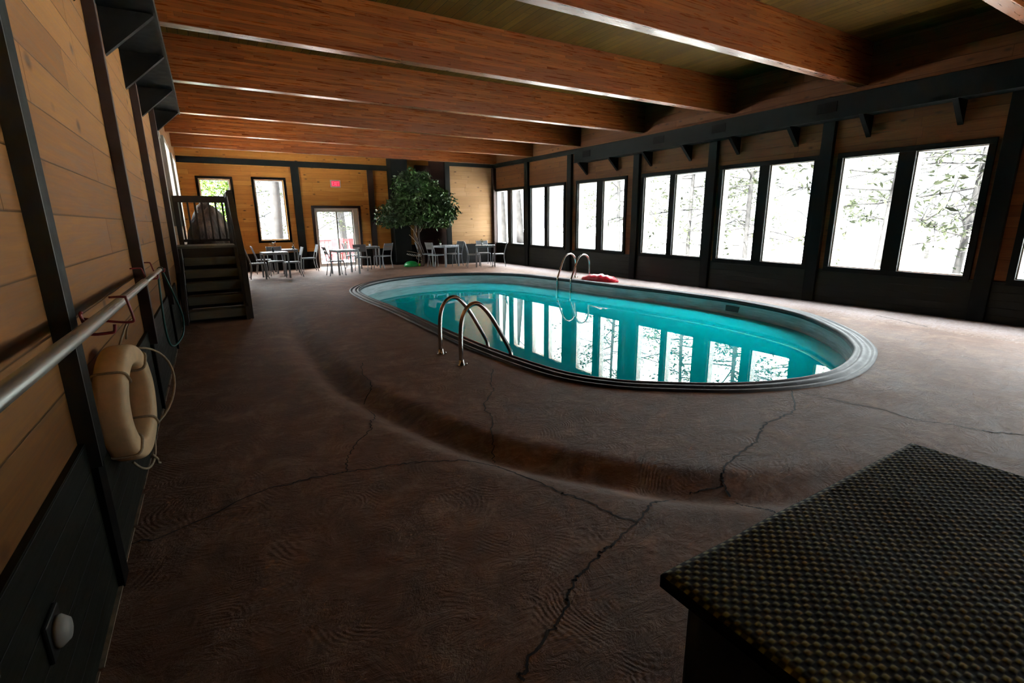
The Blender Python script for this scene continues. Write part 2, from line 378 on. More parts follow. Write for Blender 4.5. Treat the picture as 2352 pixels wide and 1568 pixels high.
hexwall(mb,XR,XR+T,YN,prev,0,0,ZC,ZC)
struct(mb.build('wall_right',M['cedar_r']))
mb=MB(); prev=YF2
dz=lambda y:.585+.004*y
hexwall(mb,XR-.03,XR,YN,YF2,0,0,dz(YN),dz(YF2))
struct(mb.build('wall_right_dado',M['dado'])).name='trim_1'
for k,(a,b,c,d) in enumerate(wins):
    f=MB(); w=.085; xo=XR-.035
    hexwall(f,xo,XR+.03,d-w,a+w,sill(d-w)-w,sill(a+w)-w,sill(d-w),sill(a+w))
    hexwall(f,xo,XR+.03,d-w,a+w,head(d-w),head(a+w),head(d-w)+w,head(a+w)+w)
    hexwall(f,xo,XR+.03,a,a+w,sill(a),sill(a+w),head(a),head(a+w))
    hexwall(f,xo,XR+.03,d-w,d,sill(d-w),sill(d),head(d-w),head(d))
    hexwall(f,xo,XR+.03,c,b,sill(c),sill(b),head(c),head(b))
    fo=struct(f.build('window_%d'%(k+1),M['steelg'],bevel=.004))
    for (p,q) in ((a,b),(c,d)):
        g=MB(); hexwall(g,XR+.008,XR+.013,q,p,sill(q),sill(p),head(q),head(p)); g.build('window_pane',M['glass'],fo)
        g=MB()     # pale outer sash seen through the reveal
        s_=.012; xa_,xb_=XR+.03,XR+T+.03
        hexwall(g,xa_,xb_,p-s_,p,sill(p-s_),sill(p),head(p-s_),head(p)); hexwall(g,xa_,xb_,q,q+s_,sill(q),sill(q+s_),head(q),head(q+s_))
        hexwall(g,xa_,xb_,q,p,sill(q),sill(p),sill(q)+s_,sill(p)+s_); hexwall(g,xa_,xb_,q,p,head(q)-s_,head(p)-s_,head(q),head(p))
        g.build('window_sash',M['white'],fo)
# frieze band on the right wall
mb=MB(); hexwall(mb,XR-.06,XR,YN,YF2,fr0(YN),fr0(YF2),fr1(YN),fr1(YF2)); struct(mb.build('trim_2',M['steelg']))
# posts on the right wall
ORD=['first','second','third','fourth','fifth','sixth','seventh']
def post(name,x0,x1,y0,y1,z0,z1,mat,label):
    o=MB().box(x0,x1,y0,y1,z0,z1).build(name,mat,bevel=.004); tag(o,label,'post'); return o
for k,y in enumerate((14.78,12.38,9.60,7.34,4.99,2.56)):
    o=post('wall_post',XR-.09,XR,y-.1,y+.1,0,fr0(y),M['steelg'],'dark post on the window wall, %s post from the far corner'%ORD[k]); o['group']='posts on the window wall'
post('wall_post',XR-.12,XR,16.98,YF2,0,3.48,M['steelr'],'dark post in the far corner where the window wall meets the short board wall')
# left wall
mb=MB(); LW=((11.8,13.1),(14.4,15.7))
for a_,b_ in ((YN,LW[0][0]),(LW[0][1],LW[1][0]),(LW[1][1],YF+.2)): mb.box(XL-T,XL,a_,b_,0,ZC)
for a_,b_ in LW: mb.box(XL-T,XL,a_,b_,0,1.6); mb.box(XL-T,XL,a_,b_,3.05,ZC)
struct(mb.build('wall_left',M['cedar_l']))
struct(MB().box(XL-T-2.1,XL-T,10,YF+1,3.25,3.4).build('sun_block_eave',M['steelg'])).name='sun_blocker'  # unseen eave added to keep sun out of the left windows
mb=MB(); mb.box(XL,XL+.022,YN,9.0,0,.67); struct(mb.build('trim_3',M['dado']))
rj=random.Random(4); jb=MB(); yy=.6
while yy<9:
    l_=rj.uniform(.1,.5); jb.box(XL+.02,XL+.028+rj.uniform(0,.012),yy,yy+l_,-.002,.006); yy+=l_+rj.uniform(0,.08)
struct(jb.build('baseboard_left',M['joint']))
lab=['nearest dark steel post on the left board wall, behind the long pole','dark red-brown post on the left wall, just beyond the ring buoy','slim dark post on the left wall between the pole end and the stairs','dark post on the left wall beside the top of the wooden stairs']
for k,(y,w) in enumerate(((2.42,.13),(4.87,.075),(7.3,.07),(9.9,.08))):
    e=empty('wall_post',(0,0,0)); tag(e,lab[k],'post','posts on the left wall')
    f=.055 if k==0 else .075
    m1=MB().box(XL,XL+f,y,y+w,.56,3.3).build('post_shaft',M['steelg'] if k==0 else M['steelr'],e,bevel=.004)
    if k==0:
        MB().box(XL+.0,XL+.06,y-.012,y,.56,3.3).build('post_side_plate',M['black'],e)  # black plate on the post side facing the camera
    MB().box(XL,XL+.045,y-.01,y+w-.03,0,.56).build('post_foot',M['steel'],e)
# far wall : left part at YF with openings, right part at YF2
mb=MB()
def fw(x0,x1,z0,z1,y0=YF,y1=YF+T): mb.box(x0,x1,y0,y1,z0,z1)
W1=(-.06,.80,.75,2.93);W2=(1.48,2.36,1.0,2.95);D1=(3.24,4.74,0,2.05)
fw(XL,W1[0],0,ZC);fw(W1[1],W2[0],0,ZC);fw(W2[1],D1[0],0,ZC);fw(D1[1],XB+.2,0,ZC)
for w in (W1,W2): fw(w[0],w[1],0,w[2]);fw(w[0],w[1],w[3],ZC)
fw(D1[0],D1[1],D1[3],ZC)
struct(MB().box(XB,XR+T,YF2,YF2+T,0,ZC).build('wall_far_right',M['cedar_f_lit'],None))
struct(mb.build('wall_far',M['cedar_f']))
struct(MB().box(XB-.005,XB+.06,YF2+.02,YF,0,ZC).build('wall_alcove_side',M['maroon'])).name='trim_4'
struct(MB().box(6.95,XB,18.42,18.6,0,3.62).build('trim_5',M['maroon']))
mb=MB(); mb.box(XL,D1[0]-.06,YF-.025,YF,0,.58); mb.box(D1[1]+.06,5.95,YF-.025,YF,0,.6);mb.box(6.5,6.95,YF-.025,YF,0,.7); struct(mb.build('trim_6',M['dadof']))
struct(MB().box(XB,XR,YF2-.025,YF2,0,.72).build('trim_7',M['dadof']))
struct(MB().box(XL,5.95,YF-.06,YF,3.38,3.56).build('trim_8',M['steelg']))
struct(MB().box(XB,XR,YF2-.06,YF2,3.50,3.63).build('trim_9',M['steelg']))
post('wall_post',2.62,2.86,YF-.09,YF,0,3.38,M['steelg'],'dark post on the far wall between the tall window and the glass door')
post('wall_post',5.16,5.36,YF-.09,YF,0,3.38,M['steelr'],'dark post on the far wall between the glass door and the indoor tree')
post('wall_post',XB-.02,XB+.17,YF2-.10,YF2,0,3.63,M['steelg'],'dark post at the left edge of the short bright board wall behind the tree')
e=empty('clad_column',(6.2,18.1,0)); tag(e,'broad dark grey floor to ceiling column rising behind the indoor tree','column')
MB().box(-.3,.32,0,.5,0,4.2).build('column_shaft',M['steelg'],e,bevel=.01); MB().box(-.33,.35,-.03,.5,0,.1).build('column_plinth',M['steel'],e)
# far wall windows and door
def farwin(n,w,jw=.075):
    x0,x1,z0,z1=w; f=MB(); y0=YF-.035;y1=YF+.02
    f.box(x0-jw,x1+jw,y0,y1,z1,z1+jw);f.box(x0-jw,x1+jw,y0,y1,z0-jw,z0);f.box(x0-jw,x0,y0,y1,z0,z1);f.box(x1,x1+jw,y0,y1,z0,z1)
    o=struct(f.build('window_%d'%n,M['steel'],bevel=.004)); s=.04
    MB().box(x0+s,x1-s,YF+.08,YF+.086,z0+s,z1-s).build('window_pane',M['glass'],o)
    g=MB();ya,yb=YF+.07,YF+.12
    g.box(x0,x1,ya,yb,z0,z0+s);g.box(x0,x1,ya,yb,z1-s,z1);g.box(x0,x0+s,ya,yb,z0+s,z1-s);g.box(x1-s,x1,ya,yb,z0+s,z1-s)
    g.build('window_sash',M['alu'],o); return o
farwin(13,W1);farwin(10,W2)
x0,x1,z0,z1=D1; f=MB(); f.box(x0-.09,x1+.09,YF-.035,YF+.02,z1,z1+.09);f.box(x0-.09,x0,YF-.035,YF+.02,0,z1);f.box(x1,x1+.09,YF-.035,YF+.02,0,z1)
do=struct(f.build('door_1',M['steelr'],bevel=.004))
g=MB();ya,yb=YF+.06,YF+.12
g.box(x0,x1,ya,yb,z1-.06,z1);g.box(x0,x0+.05,ya,yb,0,z1-.06);g.box(x1-.17,x1,ya,yb,0,z1-.06);g.box(x0+.05,x1-.17,ya,yb,0,.05);g.build('door_frame',M['white'],do)
for nm,a,b,yy in (('door_leaf',x0+.05,4.02,YF+.065),('door_leaf',3.96,x1-.17,YF+.095)):
    g=MB();g.box(a,b,yy,yy+.02,z1-.12,z1-.06);g.box(a,b,yy,yy+.02,.05,.14);g.box(a,a+.05,yy,yy+.02,.14,z1-.12);g.box(b-.05,b,yy,yy+.02,.14,z1-.12)
    q=g.build(nm,M['alu'],do); MB().box(a+.05,b-.05,yy+.008,yy+.013,.14,z1-.12).build('door_pane',M['glass'],q)
# windows high on the left wall beyond the stairs (framed, opened to daylight to light the far wall)
for n,(ya,yb) in zip((11,12),LW):
    f=MB(); xo=XL+.07
    f.box(XL,xo,ya-.1,ya,1.5,3.15);f.box(XL,xo,yb,yb+.1,1.5,3.15);f.box(XL,xo,ya,yb,3.05,3.15);f.box(XL,xo,ya,yb,1.5,1.6)
    o=struct(f.build('window_%d'%n,M['pipe'],bevel=.004)); MB().box(XL-.08,XL-.075,ya,yb,1.6,3.05).build('window_pane',M['glass'],o)
# ceiling, near wall
struct(MB().box(XL-T,XR+T,YN-T,YF+.2,ZC,ZC+.2).build('ceiling',M['ceil']))
struct(MB().box(XL-T,XR+T,YN-T,YN,0,ZC).build('wall_near',M['cedar_f']))
# beams
bl=['nearest ceiling beam, cut by the top right corner of the view','broad ceiling beam crossing the top right, next beyond the nearest one','long ceiling beam, third from the camera','ceiling beam, fourth from the camera, fourth from the far wall','ceiling beam, fifth from the camera, third from the far wall','ceiling beam, sixth from the camera, second from the far wall','farthest ceiling beam, close in front of the far wall']
for k,y in enumerate((2.18,4.5,6.95,9.45,11.95,14.45,16.92)):
    o=MB().box(XL,XR,y,y+.16,3.62,ZC).build('ceiling_beam',M['beam'],bevel=.006)
    tag(o,'laminated reddish wood '+bl[k],'beam','laminated ceiling beams')
struct(MB().box(XL,XR,-.3,-.14,3.62,ZC).build('ceiling_beam_back',M['beam'])).name='trim_10'
struct(MB().box(XL,XR,-2.8,-2.64,3.62,ZC).build('trim_11',M['beam']))
# ducts with brackets
def duct(x0,x1,xw,xo,y0,y1,z0,z1,brs,zt,label,vents=()):
    e=empty('wall_duct',(0,0,0)); tag(e,label,'duct')
    MB().box(min(x0,x1),max(x0,x1),y0,y1,z0,z1).build('duct_box',M['steelg'],e,bevel=.006)
    for y in brs:
        MB().prism([(xw,z0),(xo,z0),(xw,zt)],1,y,y+.07).build('bracket',M['steel'],e)
    lip=MB().box(xo-.012,xo+.012,y0,y1,z0-.012,z0+.012).build('duct_lip',M['steelg'],e)
    for y in vents:
        MB().box(xo-.008,xo+.004,y-.16,y+.16,z0+.1,z1-.08).build('vent_grille',M['steel'],e)
duct(9.2,XR-.06,XR-.04,9.2,-2.5,11.75,3.13,3.47,[11.55,10.3,9.1,7.92,6.72,5.52,4.33,3.14],2.80,'long dark boxed duct on triangular brackets above the row of windows',(11.2,8.6,7.0,4.9))
duct(XL,-.15,XL,-.15,-2.5,10.3,3.3,3.6,[10.17,8.58,7.0,5.75,4.5],2.93,'dark boxed duct on triangular brackets high on the left board wall')
# ---- pool : coping ring, liner wall, water
P0=offset(PO,-SG*.015)
def ring(name,prof,mat,parent=None,smooth=True):
    vs=[];fs=[];n=len(PO);m=len(prof)
    rings=[(offset(PO,SG*d),z) for d,z in prof]
    for P,z in rings: vs+=[(p.x,p.y,z) for p in P]
    for j in range(m-1):
        for i in range(n):
            a=j*n+i;b=j*n+(i+1)%n; fs.append((a,b,b+n,a+n))
    return raw(name,vs,fs,mat,parent,smooth)
pe=empty('swimming_pool',(0,0,0)); tag(pe,'long curved indoor swimming pool filled with teal water','pool')
ring('coping',[(-.01,-.03),(-.01,.012),(.015,.022),(.03,.020),(.045,.006),(.075,.004),(.085,.022),(.12,.026),(.14,.022),(.15,.008),(.165,.008),(.175,.026),(.20,.028),(.215,.018),(.22,-.01),(.22,-.045),(.20,-.05)],M['coping'],pe)
ring('pool_wall',[(.20,-.03),(.205,-.20),(.2,-.215),(.2,-.6),(.25,-1.3)],M['liner'],pe)
ZW=-.27
wp=offset(PO,SG*.2)
raw('pool_floor',[(p.x,p.y,-1.3) for p in wp],[tuple(range(len(wp)))],M['liner'],pe)
w_=raw('water',[(p.x,p.y,ZW) for p in wp]+[(p.x,p.y,ZW-.01) for p in wp],[tuple(range(len(wp))),tuple(range(2*len(wp)-1,len(wp)-1,-1))],M['water'],pe)
w_['label']='teal pool water'
MB().box(8.325,8.5,5.45,5.85,-.2,-.09).build('skimmer_mouth',M['black'],pe)
# ---- pool hand rails
def rails(pathA,pathB,label,bases):
    e=empty('pool_handrail',(0,0,0)); tag(e,label,'handrail','stainless pool entry rails')
    for p in (pathA,pathB): MB().tube(smoothpts(p,6),.024,12).build('rail',M['chrome'],e,True)
    for (x,y) in bases:
        b=MB().lathe([(.045,0),(.045,.008),(.030,.014),(.029,.06),(.025,.064)],(x,y,0),18).build('base_flange',M['chrome'],e,True)
        MB().lathe([(.012,0),(.012,.022),(.004,.028)],(x+.045,y-.03,.0),10).build('bolt',M['chrome'],b,True)
    return e
pr_=lambda l,y,dy=0:[(x,y+dy*i/(len(l)-1),z) for i,(x,z) in enumerate(l)]
LA=[(2.16,0),(2.16,.25),(2.175,.45),(2.215,.57),(2.29,.645),(2.38,.655),(2.47,.58),(2.56,.46),(2.66,.29),(2.755,.12),(2.785,.04),(2.79,-.1),(2.79,-.6)]
rails(pr_(LA,5.22),pr_(LA,4.66),'near pair of arched stainless pool rails standing at the left pool edge',[(2.16,5.22),(2.16,4.66)])
LB=[(8.52,0),(8.525,.3),(8.51,.47),(8.44,.60),(8.32,.65),(8.20,.61),(8.11,.5),(8.02,.3),(7.93,.08),(7.90,-.02),(7.90,-.2),(7.90,-.6)]
e2=rails(pr_(LB,10.72),pr_([(x+.07,z) for x,z in LB],10.22),'far pair of arched stainless pool rails beside the red float',[(8.52,10.72),(8.59,10.22)])
# ---- red folded float
def redfloat():
    n=40;m=14;vs=[];fs=[]
    for i in range(n+1):
        u=i/n
        for j in range(m):
            a=2*pi*j/m; w=.20*(sin(pi*min(1,max(0,u)))**.45)*(1+.12*noise.noise(V((u*7,1,0)))); h=.085*(sin(pi*u)**.5)*(1+.35*noise.noise(V((u*9,a,3))))
            x=(u-.5)*1.15+.02*noise.noise(V((u*5,a,7))); y=cos(a)*w*(1+.2*noise.noise(V((u*6,a*1.3,0)))); z=max(0,sin(a))**.8*h*2*(1+.25*noise.noise(V((u*14,a*2,5)))) if sin(a)>0 else 0
            vs.append((x,y,z+.004))
    for i in range(n):
        for j in range(m): a=i*m+j;b=i*m+(j+1)%m; fs.append((a,b,b+m,a+m))
    o=raw('pool_float',vs,fs,M['redfab'],None,True); return o
rf=redfloat(); rf.location=(8.52,9.72,.0); rf.rotation_euler=(0,0,math.radians(-78)); tag(rf,'crumpled bright red vinyl float lying at the pool edge by the far rails','float')
# ---- furniture
def make_chair():
    e=empty('patio_chair'); w=.44;d=.44;sh=.43
    for s in (-1,1):
        x=s*(w/2-.015)
        MB().tube(smoothpts([(x,d/2-.03,sh),(x,d/2-.015,.22),(x,d/2+.0,0)],4),.013,8).build('leg',M['chair'],e,True)
        MB().tube(smoothpts([(x,-d/2-.03,0),(x,-d/2+.02,.25),(x,-d/2+.02,sh),(x,-d/2-.02,.6),(x,-d/2-.10,.86)],4),.013,8).build('leg',M['chair'],e,True)
    f=MB();f.box(-w/2+.01,w/2-.01,-d/2+.01,-d/2+.035,sh-.025,sh);f.box(-w/2+.01,w/2-.01,d/2-.045,d/2-.02,sh-.025,sh);f.box(-w/2,-w/2+.025,-d/2+.01,d/2-.02,sh-.025,sh);f.box(w/2-.025,w/2,-d/2+.01,d/2-.02,sh-.025,sh)
    f.build('seat_frame',M['chair'],e)
    s_=MB()
    for i in range(7):
        y=-d/2+.05+i*.055; s_.box(-w/2+.02,w/2-.02,y,y+.045,sh,sh+.012)
    s_.build('seat',M['panel'],e)
    b=MB(); 
    p=lambda z:(-d/2-.02-(z-.6)*.31)
    for z0_,z1_ in ((.62,.735),(.742,.855)):
        b.hexa([(-w/2+.005,p(z0_)-.008,z0_),(w/2-.005,p(z0_)-.008,z0_),(w/2-.005,p(z0_)+.008,z0_),(-w/2+.005,p(z0_)+.008,z0_),(-w/2+.005,p(z1_)-.008,z1_),(w/2-.005,p(z1_)-.008,z1_),(w/2-.005,p(z1_)+.008,z1_),(-w/2+.005,p(z1_)+.008,z1_)])
    b.build('backrest',M['panel'],e); return e
def make_table():
    e=empty('patio_table'); s=.34
    MB().box(-s,s,-s,s,.715,.74).build('table_top',M['ttop'],e,bevel=.004)
    a=MB();a.box(-s+.01,s-.01,-s+.01,-s+.035,.67,.715);a.box(-s+.01,s-.01,s-.035,s-.01,.67,.715);a.box(-s+.01,-s+.035,-s,s,.67,.715);a.box(s-.035,s-.01,-s,s,.67,.715);a.build('apron',M['chair'],e)
    for sx in (-1,1):
        for sy in (-1,1): MB().box(min(sx*s,sx*(s-.045)),max(sx*s,sx*(s-.045)),min(sy*s,sy*(s-.045)),max(sy*s,sy*(s-.045)),0,.715).build('leg',M['chair'],e)
    return e
ch0=make_chair(); tb0=make_table(); used={'c':0,'t':0}
def chair(x,y,face,label):
    o=ch0 if not used['c'] else dup(ch0); used['c']=1
    o.location=(x,y,0); o.rotation_euler=(0,0,math.radians(face-90)); tag(o,label,'chair','grey metal patio chairs')
def table(x,y,rz,label):
    o=tb0 if not used['t'] else dup(tb0); used['t']=1
    o.location=(x,y,0); o.rotation_euler=(0,0,math.radians(rz)); tag(o,label,'table','grey metal patio tables')
table(1.56,15.98,2,'leftmost patio table, nearest the stairs, with a dark vase on it')
table(2.05,17.55,0,'patio table before the tall far window, behind the leftmost table')
table(3.52,15.87,8,'patio table in front of the sliding glass door')
table(4.72,17.55,-6,'dark shaded patio table between the glass door and the indoor tree')
table(7.12,16.35,20,'patio table just right of the indoor tree, white flower pot on it')
table(8.22,15.40,-28,'patio table in the corner by the far end of the window row')
chair(1.12,16.08,0,'pale grey patio chair at the left side of the leftmost table, leftmost chair of all')
chair(2.02,15.98,180,'patio chair at the right side of the leftmost table, back toward the glass door')
chair(1.66,16.66,270,'patio chair on the far side of the leftmost table, facing the camera')
chair(1.40,17.62,0,'patio chair at the left of the table standing before the tall far window')
chair(2.72,17.5,180,'patio chair at the right of the table standing before the tall far window')
chair(3.18,15.58,3,'patio chair in side view in front of the glass door, facing right')
chair(4.30,16.75,60,'patio chair with its back to the pool, beside the right jamb of the glass door')
chair(5.05,17.0,120,'patio chair with its wide back to the pool, left of the indoor tree')
chair(4.25,17.85,-20,'patio chair in the shade behind the table in front of the door jamb')
chair(6.62,16.98,-38,'dark shaded patio chair right behind the indoor tree trunk')
chair(6.74,16.28,15,'patio chair in side view just right of the indoor tree, facing right')
chair(7.48,16.42,190,'patio chair at the right side of the table with the white flower pot')
chair(7.82,15.52,-20,'patio chair with a bright back at the left side of the corner table')
chair(8.50,16.05,255,'shaded patio chair on the far side of the corner table')
chair(8.63,15.20,150,'patio chair at the right side of the corner table, against the window wall')
def plant(x,y,z,label,potm,h=.16,col='leaf',seed=1,vase=False):
    e=empty('potted_plant',(x,y,z)); tag(e,label,'plant','small plants on the patio tables'); rnd=random.Random(seed)
    MB().lathe([(.03,0),(.038,.05),(.04,.075),(.034,.078)] if not vase else [(.03,0),(.036,.05),(.022,.11),(.026,.14)],(0,0,0),14).build('pot',potm,e,True)
    b=MB();top=.14 if vase else .078
    for i in range(22):
        a=rnd.uniform(0,2*pi);r=rnd.uniform(.02,.11);zz=top+rnd.uniform(.03,h); c=V((cos(a)*r,sin(a)*r,zz)); d=V((cos(a),sin(a),rnd.uniform(-.3,.8))).normalized(); n=d.cross(V((0,0,1))).normalized()*.014
        k=len(b.v); b.v+=[tuple(c-d*.03),tuple(c+n),tuple(c+d*.035),tuple(c-n)]; b.f.append((k,k+1,k+2,k+3))
    raw('leaves',b.v,b.f,M[col],e)
    s=MB()
    for i in range(4):
        a=i*1.6; s.tube([(0,0,top-.05),(cos(a)*.02,sin(a)*.02,top+.04),(cos(a)*.06,sin(a)*.06,top+h*.7)],.0025,5)
    s.build('stem',M['leaf'],e)
plant(1.55,16.05,.74,'slim dark vase with sprigs on the leftmost patio table',M['vase'],.14,'leaf',1,True)
plant(2.30,17.55,.74,'leafy green sprig plant on the table before the tall far window',M['vase'],.22,'leafb',2)
plant(4.78,17.5,.74,'small pale flower pot on the shaded table beside the glass door',M['pot'],.10,'leafb',3)
plant(6.95,16.38,.74,'white flower pot on the table just right of the indoor tree',M['pot'],.16,'leafb',4)
plant(8.12,15.45,.74,'small pale pot with sprigs on the corner table by the windows',M['pipe'],.12,'leaf',5)
# green turtle-like plastic toy at the tree foot
e=empty('plastic_toy',(6.12,17.15,0)); tag(e,'low green plastic sandbox lid on the floor beside the tree foot','toy')
MB().lathe([(.26,0),(.27,.04),(.24,.10),(.16,.16),(.05,.185)],(0,0,0),28).build('shell',M['green'],e,True)
MB().lathe([(.07,0),(.085,.03),(.07,.07),(.02,.09)],(.27,-.13,0),16).build('head',M['lime'],e,True)
# ---- indoor tree
def leafcloud(name,blobs,n,size,mat,parent,seed,dens=None):
    rnd=random.Random(seed);vs=[];fs=[];tot=sum(b[3]*b[4]*b[5] for b in blobs)
    for (cx,cy,cz,rx,ry,rz) in blobs:
        k=int(n*rx*ry*rz/tot)
        for _ in range(k):
            while True:
                p=V((rnd.uniform(-1,1),rnd.uniform(-1,1),rnd.uniform(-1,1)))
                if p.length<1: break
            rr=p.length; p=p*(rr**-.45 if rr>.05 else 1)   # push outward
            nz=1+.35*noise.noise(p*2.3+V((cx,cy,cz)))
            c=V((cx+p.x*rx*nz,cy+p.y*ry*nz,cz+p.z*rz*nz))
            d=V((rnd.gauss(0,1),rnd.gauss(0,1),rnd.gauss(-.5,.8))).normalized(); u=V((rnd.gauss(0,1),rnd.gauss(0,1),rnd.gauss(0,1))); s=d.cross(u).normalized(); nn=s.cross(d)
            L=size*rnd.uniform(.7,1.3); w=L*.24
            a=len(vs); vs+=[tuple(c),tuple(c+d*L*.45+s*w+nn*L*.05),tuple(c+d*L-nn*L*.1),tuple(c+d*L*.45-s*w+nn*L*.05)]
            fs.append((a,a+1,a+2,a+3))
    return raw(name,vs,fs,mat,parent)
te=empty('indoor_tree',(0,0,0)); tag(te,'bushy green indoor tree with a bent trunk standing before the dark alcove','tree')
MB().tube(smoothpts([(6.42,16.9,0),(6.45,16.9,.3),(6.33,16.88,.7),(6.22,16.9,1.1),(6.3,16.92,1.5),(6.38,16.9,2.1),(6.3,16.9,2.9)],5),[.055]*10+[.05]*10+[.035]*11,8).build('trunk',M['barkin'],te,True)
MB().tube(smoothpts([(6.5,16.95,0),(6.55,16.95,.4),(6.38,16.93,.9),(6.42,16.95,1.4),(6.6,16.95,1.9)],5),.03,8).build('trunk',M['barkin'],te,True)
tw=MB(); rnd=random.Random(3)
for (a,b,c) in (((6.4,16.85,.42),(6.15,16.8,.50),(5.86,16.8,.56)),((6.4,16.85,.36),(6.1,16.8,.38),(5.84,16.78,.46)),((6.33,16.85,.75),(6.1,16.8,1.0),(5.98,16.8,1.12)),((6.3,16.85,.95),(6.15,16.8,1.25),(6.0,16.8,1.42)),((6.28,16.85,1.2),(6.2,16.8,1.5),(6.02,16.8,1.5)),((6.4,16.85,.2),(6.2,16.8,.3),(6.3,16.8,.5)),((6.4,16.85,1.2),(6.6,16.8,1.5),(6.9,16.8,1.7)),((6.3,16.85,1.5),(5.9,16.8,1.8),(5.4,16.8,1.9)),((6.35,16.85,1.8),(6.9,16.8,2.1),(7.5,16.8,2.05)),((6.35,16.85,2.2),(6.1,16.8,2.6),(5.9,16.8,2.9))):
    tw.tube(smoothpts([a,b,c],4),.009,5)
tw.build('branches',M['twig'],te,True)
lt=MB()
for i in range(26):
    u=i/26; x=5.84+.55*u; z=.46-.09*u+.02*sin(i*2.1); lt.lathe([(.006,-.01),(.012,0),(.006,.01)],(x,16.76,z),6)
lt.build('string_lights',M['pot'],te,True)
blobs=[(6.35,16.95,2.72,.72,.55,.58),(6.25,16.9,2.15,.85,.65,.62),(5.55,16.85,1.85,.62,.5,.42),(5.3,16.8,1.62,.42,.4,.24),(7.05,16.8,2.1,.72,.5,.58),(7.35,16.75,1.85,.48,.4,.34),(7.1,16.8,1.62,.5,.4,.28),(6.55,16.7,1.75,.7,.45,.35),(5.95,16.9,2.75,.42,.4,.42),(6.9,16.95,2.6,.45,.4,.4),(7.75,16.75,1.98,.16,.2,.15)]
lf=leafcloud('foliage',blobs,9500,.135,M['leaf'],te,5)
# ---- stairs
st=empty('wooden_stairs',(0,0,0)); tag(st,'dark wooden open-riser stairs up to a railed landing at the left wall','stairs')
Y0=9.05;TD=.29;RZ=.192
for i in range(5):
    MB().box(-.42,.36,Y0+TD*i,Y0+TD*i+.31,RZ*(i+1)-.035,RZ*(i+1)).box(-.42,.36,Y0+TD*i+.004,Y0+TD*i+.04,RZ*(i+1)-.13,RZ*(i+1)-.035).build('tread',M['tread'],st)
    MB().box(-.44,.36,Y0+TD*i+.24,Y0+TD*i+.26,RZ*i-.02 if i else 0,RZ*(i+1)-.036).build('riser',M['black'],st)
MB().box(-.55,.40,Y0+TD*5,11.6,RZ*6-.04,RZ*6).build('landing',M['tread'],st,bevel=.004)
MB().box(-.44,.36,Y0+TD*5+.02,Y0+TD*5+.05,RZ*6-.24,RZ*6-.04).build('fascia',M['darkwood'],st)
for x in (-.50,.36):
    MB().prism([(Y0-.05,0),(Y0+.3,0),(Y0+TD*5+.25,RZ*6-.32),(11.6,RZ*6-.32),(11.6,RZ*6-.04),(Y0+TD*5,RZ*6-.04),(Y0-.05,.22)],0,x,x+.05).build('stringer',M['darkwood'],st)
for (x,y) in ((-.5,11.5),(.36,11.5),(.36,10.6),(-.5,10.6)):
    MB().box(x,x+.07,y,y+.07,0,RZ*6-.3).build('support_post',M['darkwood'],st)
for (x,y,z0_,z1_) in ((.35,11.5,1.1,2.1),(-.5,11.5,1.1,2.0),(.385,10.52,1.05,2.1),(.385,Y0+.02,.0,1.02)):
    MB().box(x,x+.08,y,y+.08,z0_,z1_).build('newel_post',M['darkwood'],st,bevel=.004)
MB().box(-.5,.40,11.48,11.6,1.94,2.06).build('handrail',M['darkwood'],st,bevel=.004)
MB().box(.36,.46,10.5,11.6,2.02,2.09).build('handrail',M['darkwood'],st,bevel=.004)
MB().bar((.42,Y0-.02,1.0),(.42,10.62,2.08),.09,.12).build('handrail',M['darkwood'],st,bevel=.004)
MB().box(-.45,.36,11.52,11.56,1.2,1.25).build('bottom_rail',M['darkwood'],st)
for i in range(7):
    x=-.40+i*.115; MB().box(x,x+.032,11.52,11.555,1.2,1.96).build('baluster',M['darkwood'],st)
for i in range(6):
    y=Y0+.2+i*.24; zz=(y-Y0)/TD*RZ
    MB().box(.405,.435,y,y+.035,zz+.08,zz+.98).build('baluster',M['darkwood'],st)
for i in range(4):
    y=10.75+i*.2; MB().box(.395,.425,y,y+.035,1.15,2.03).build('baluster',M['darkwood'],st)
# boulder behind the stairs
def boulder():
    bm=bmesh.new(); bmesh.ops.create_icosphere(bm,subdivisions=5,radius=1)
    for v in bm.verts:
        p=v.co.copy(); n=1+.16*noise.noise(p*1.6+V((3,1,2)))+.07*noise.noise(p*4)+.03*noise.noise(p*10)
        x=p.x*n;y=p.y*n;z=p.z*n
        z=(z+1)/2
        wx=.60*(1-.55*max(0,z)**1.3)+.12*max(0,.25-z)
        v.co=V((x*wx*(1.1 if x>0 else 1),y*1.15*(1-.2*z),max(0,z)*2.15))
    me=bpy.data.meshes.new('boulder'); bm.to_mesh(me); bm.free(); me.materials.append(M['rock'])
    for p in me.polygons: p.use_smooth=True
    o=bpy.data.objects.new('boulder',me); C.objects.link(o); o.location=(.02,14.6,0); return o
tag(boulder(),'tall rough brown boulder standing behind the wooden stairs','rock')
pp=empty('white_pipe',(0,0,0)); tag(pp,'dusty white vertical pipe on the left wall rising from the stair landing','pipe')
MB().box(XL,XL+.07,10.15,10.3,1.18,2.97).build('pipe_casing',M['pipe'],pp,bevel=.02); MB().box(XL,XL+.085,10.13,10.32,2.9,2.99).build('collar',M['white'],pp)
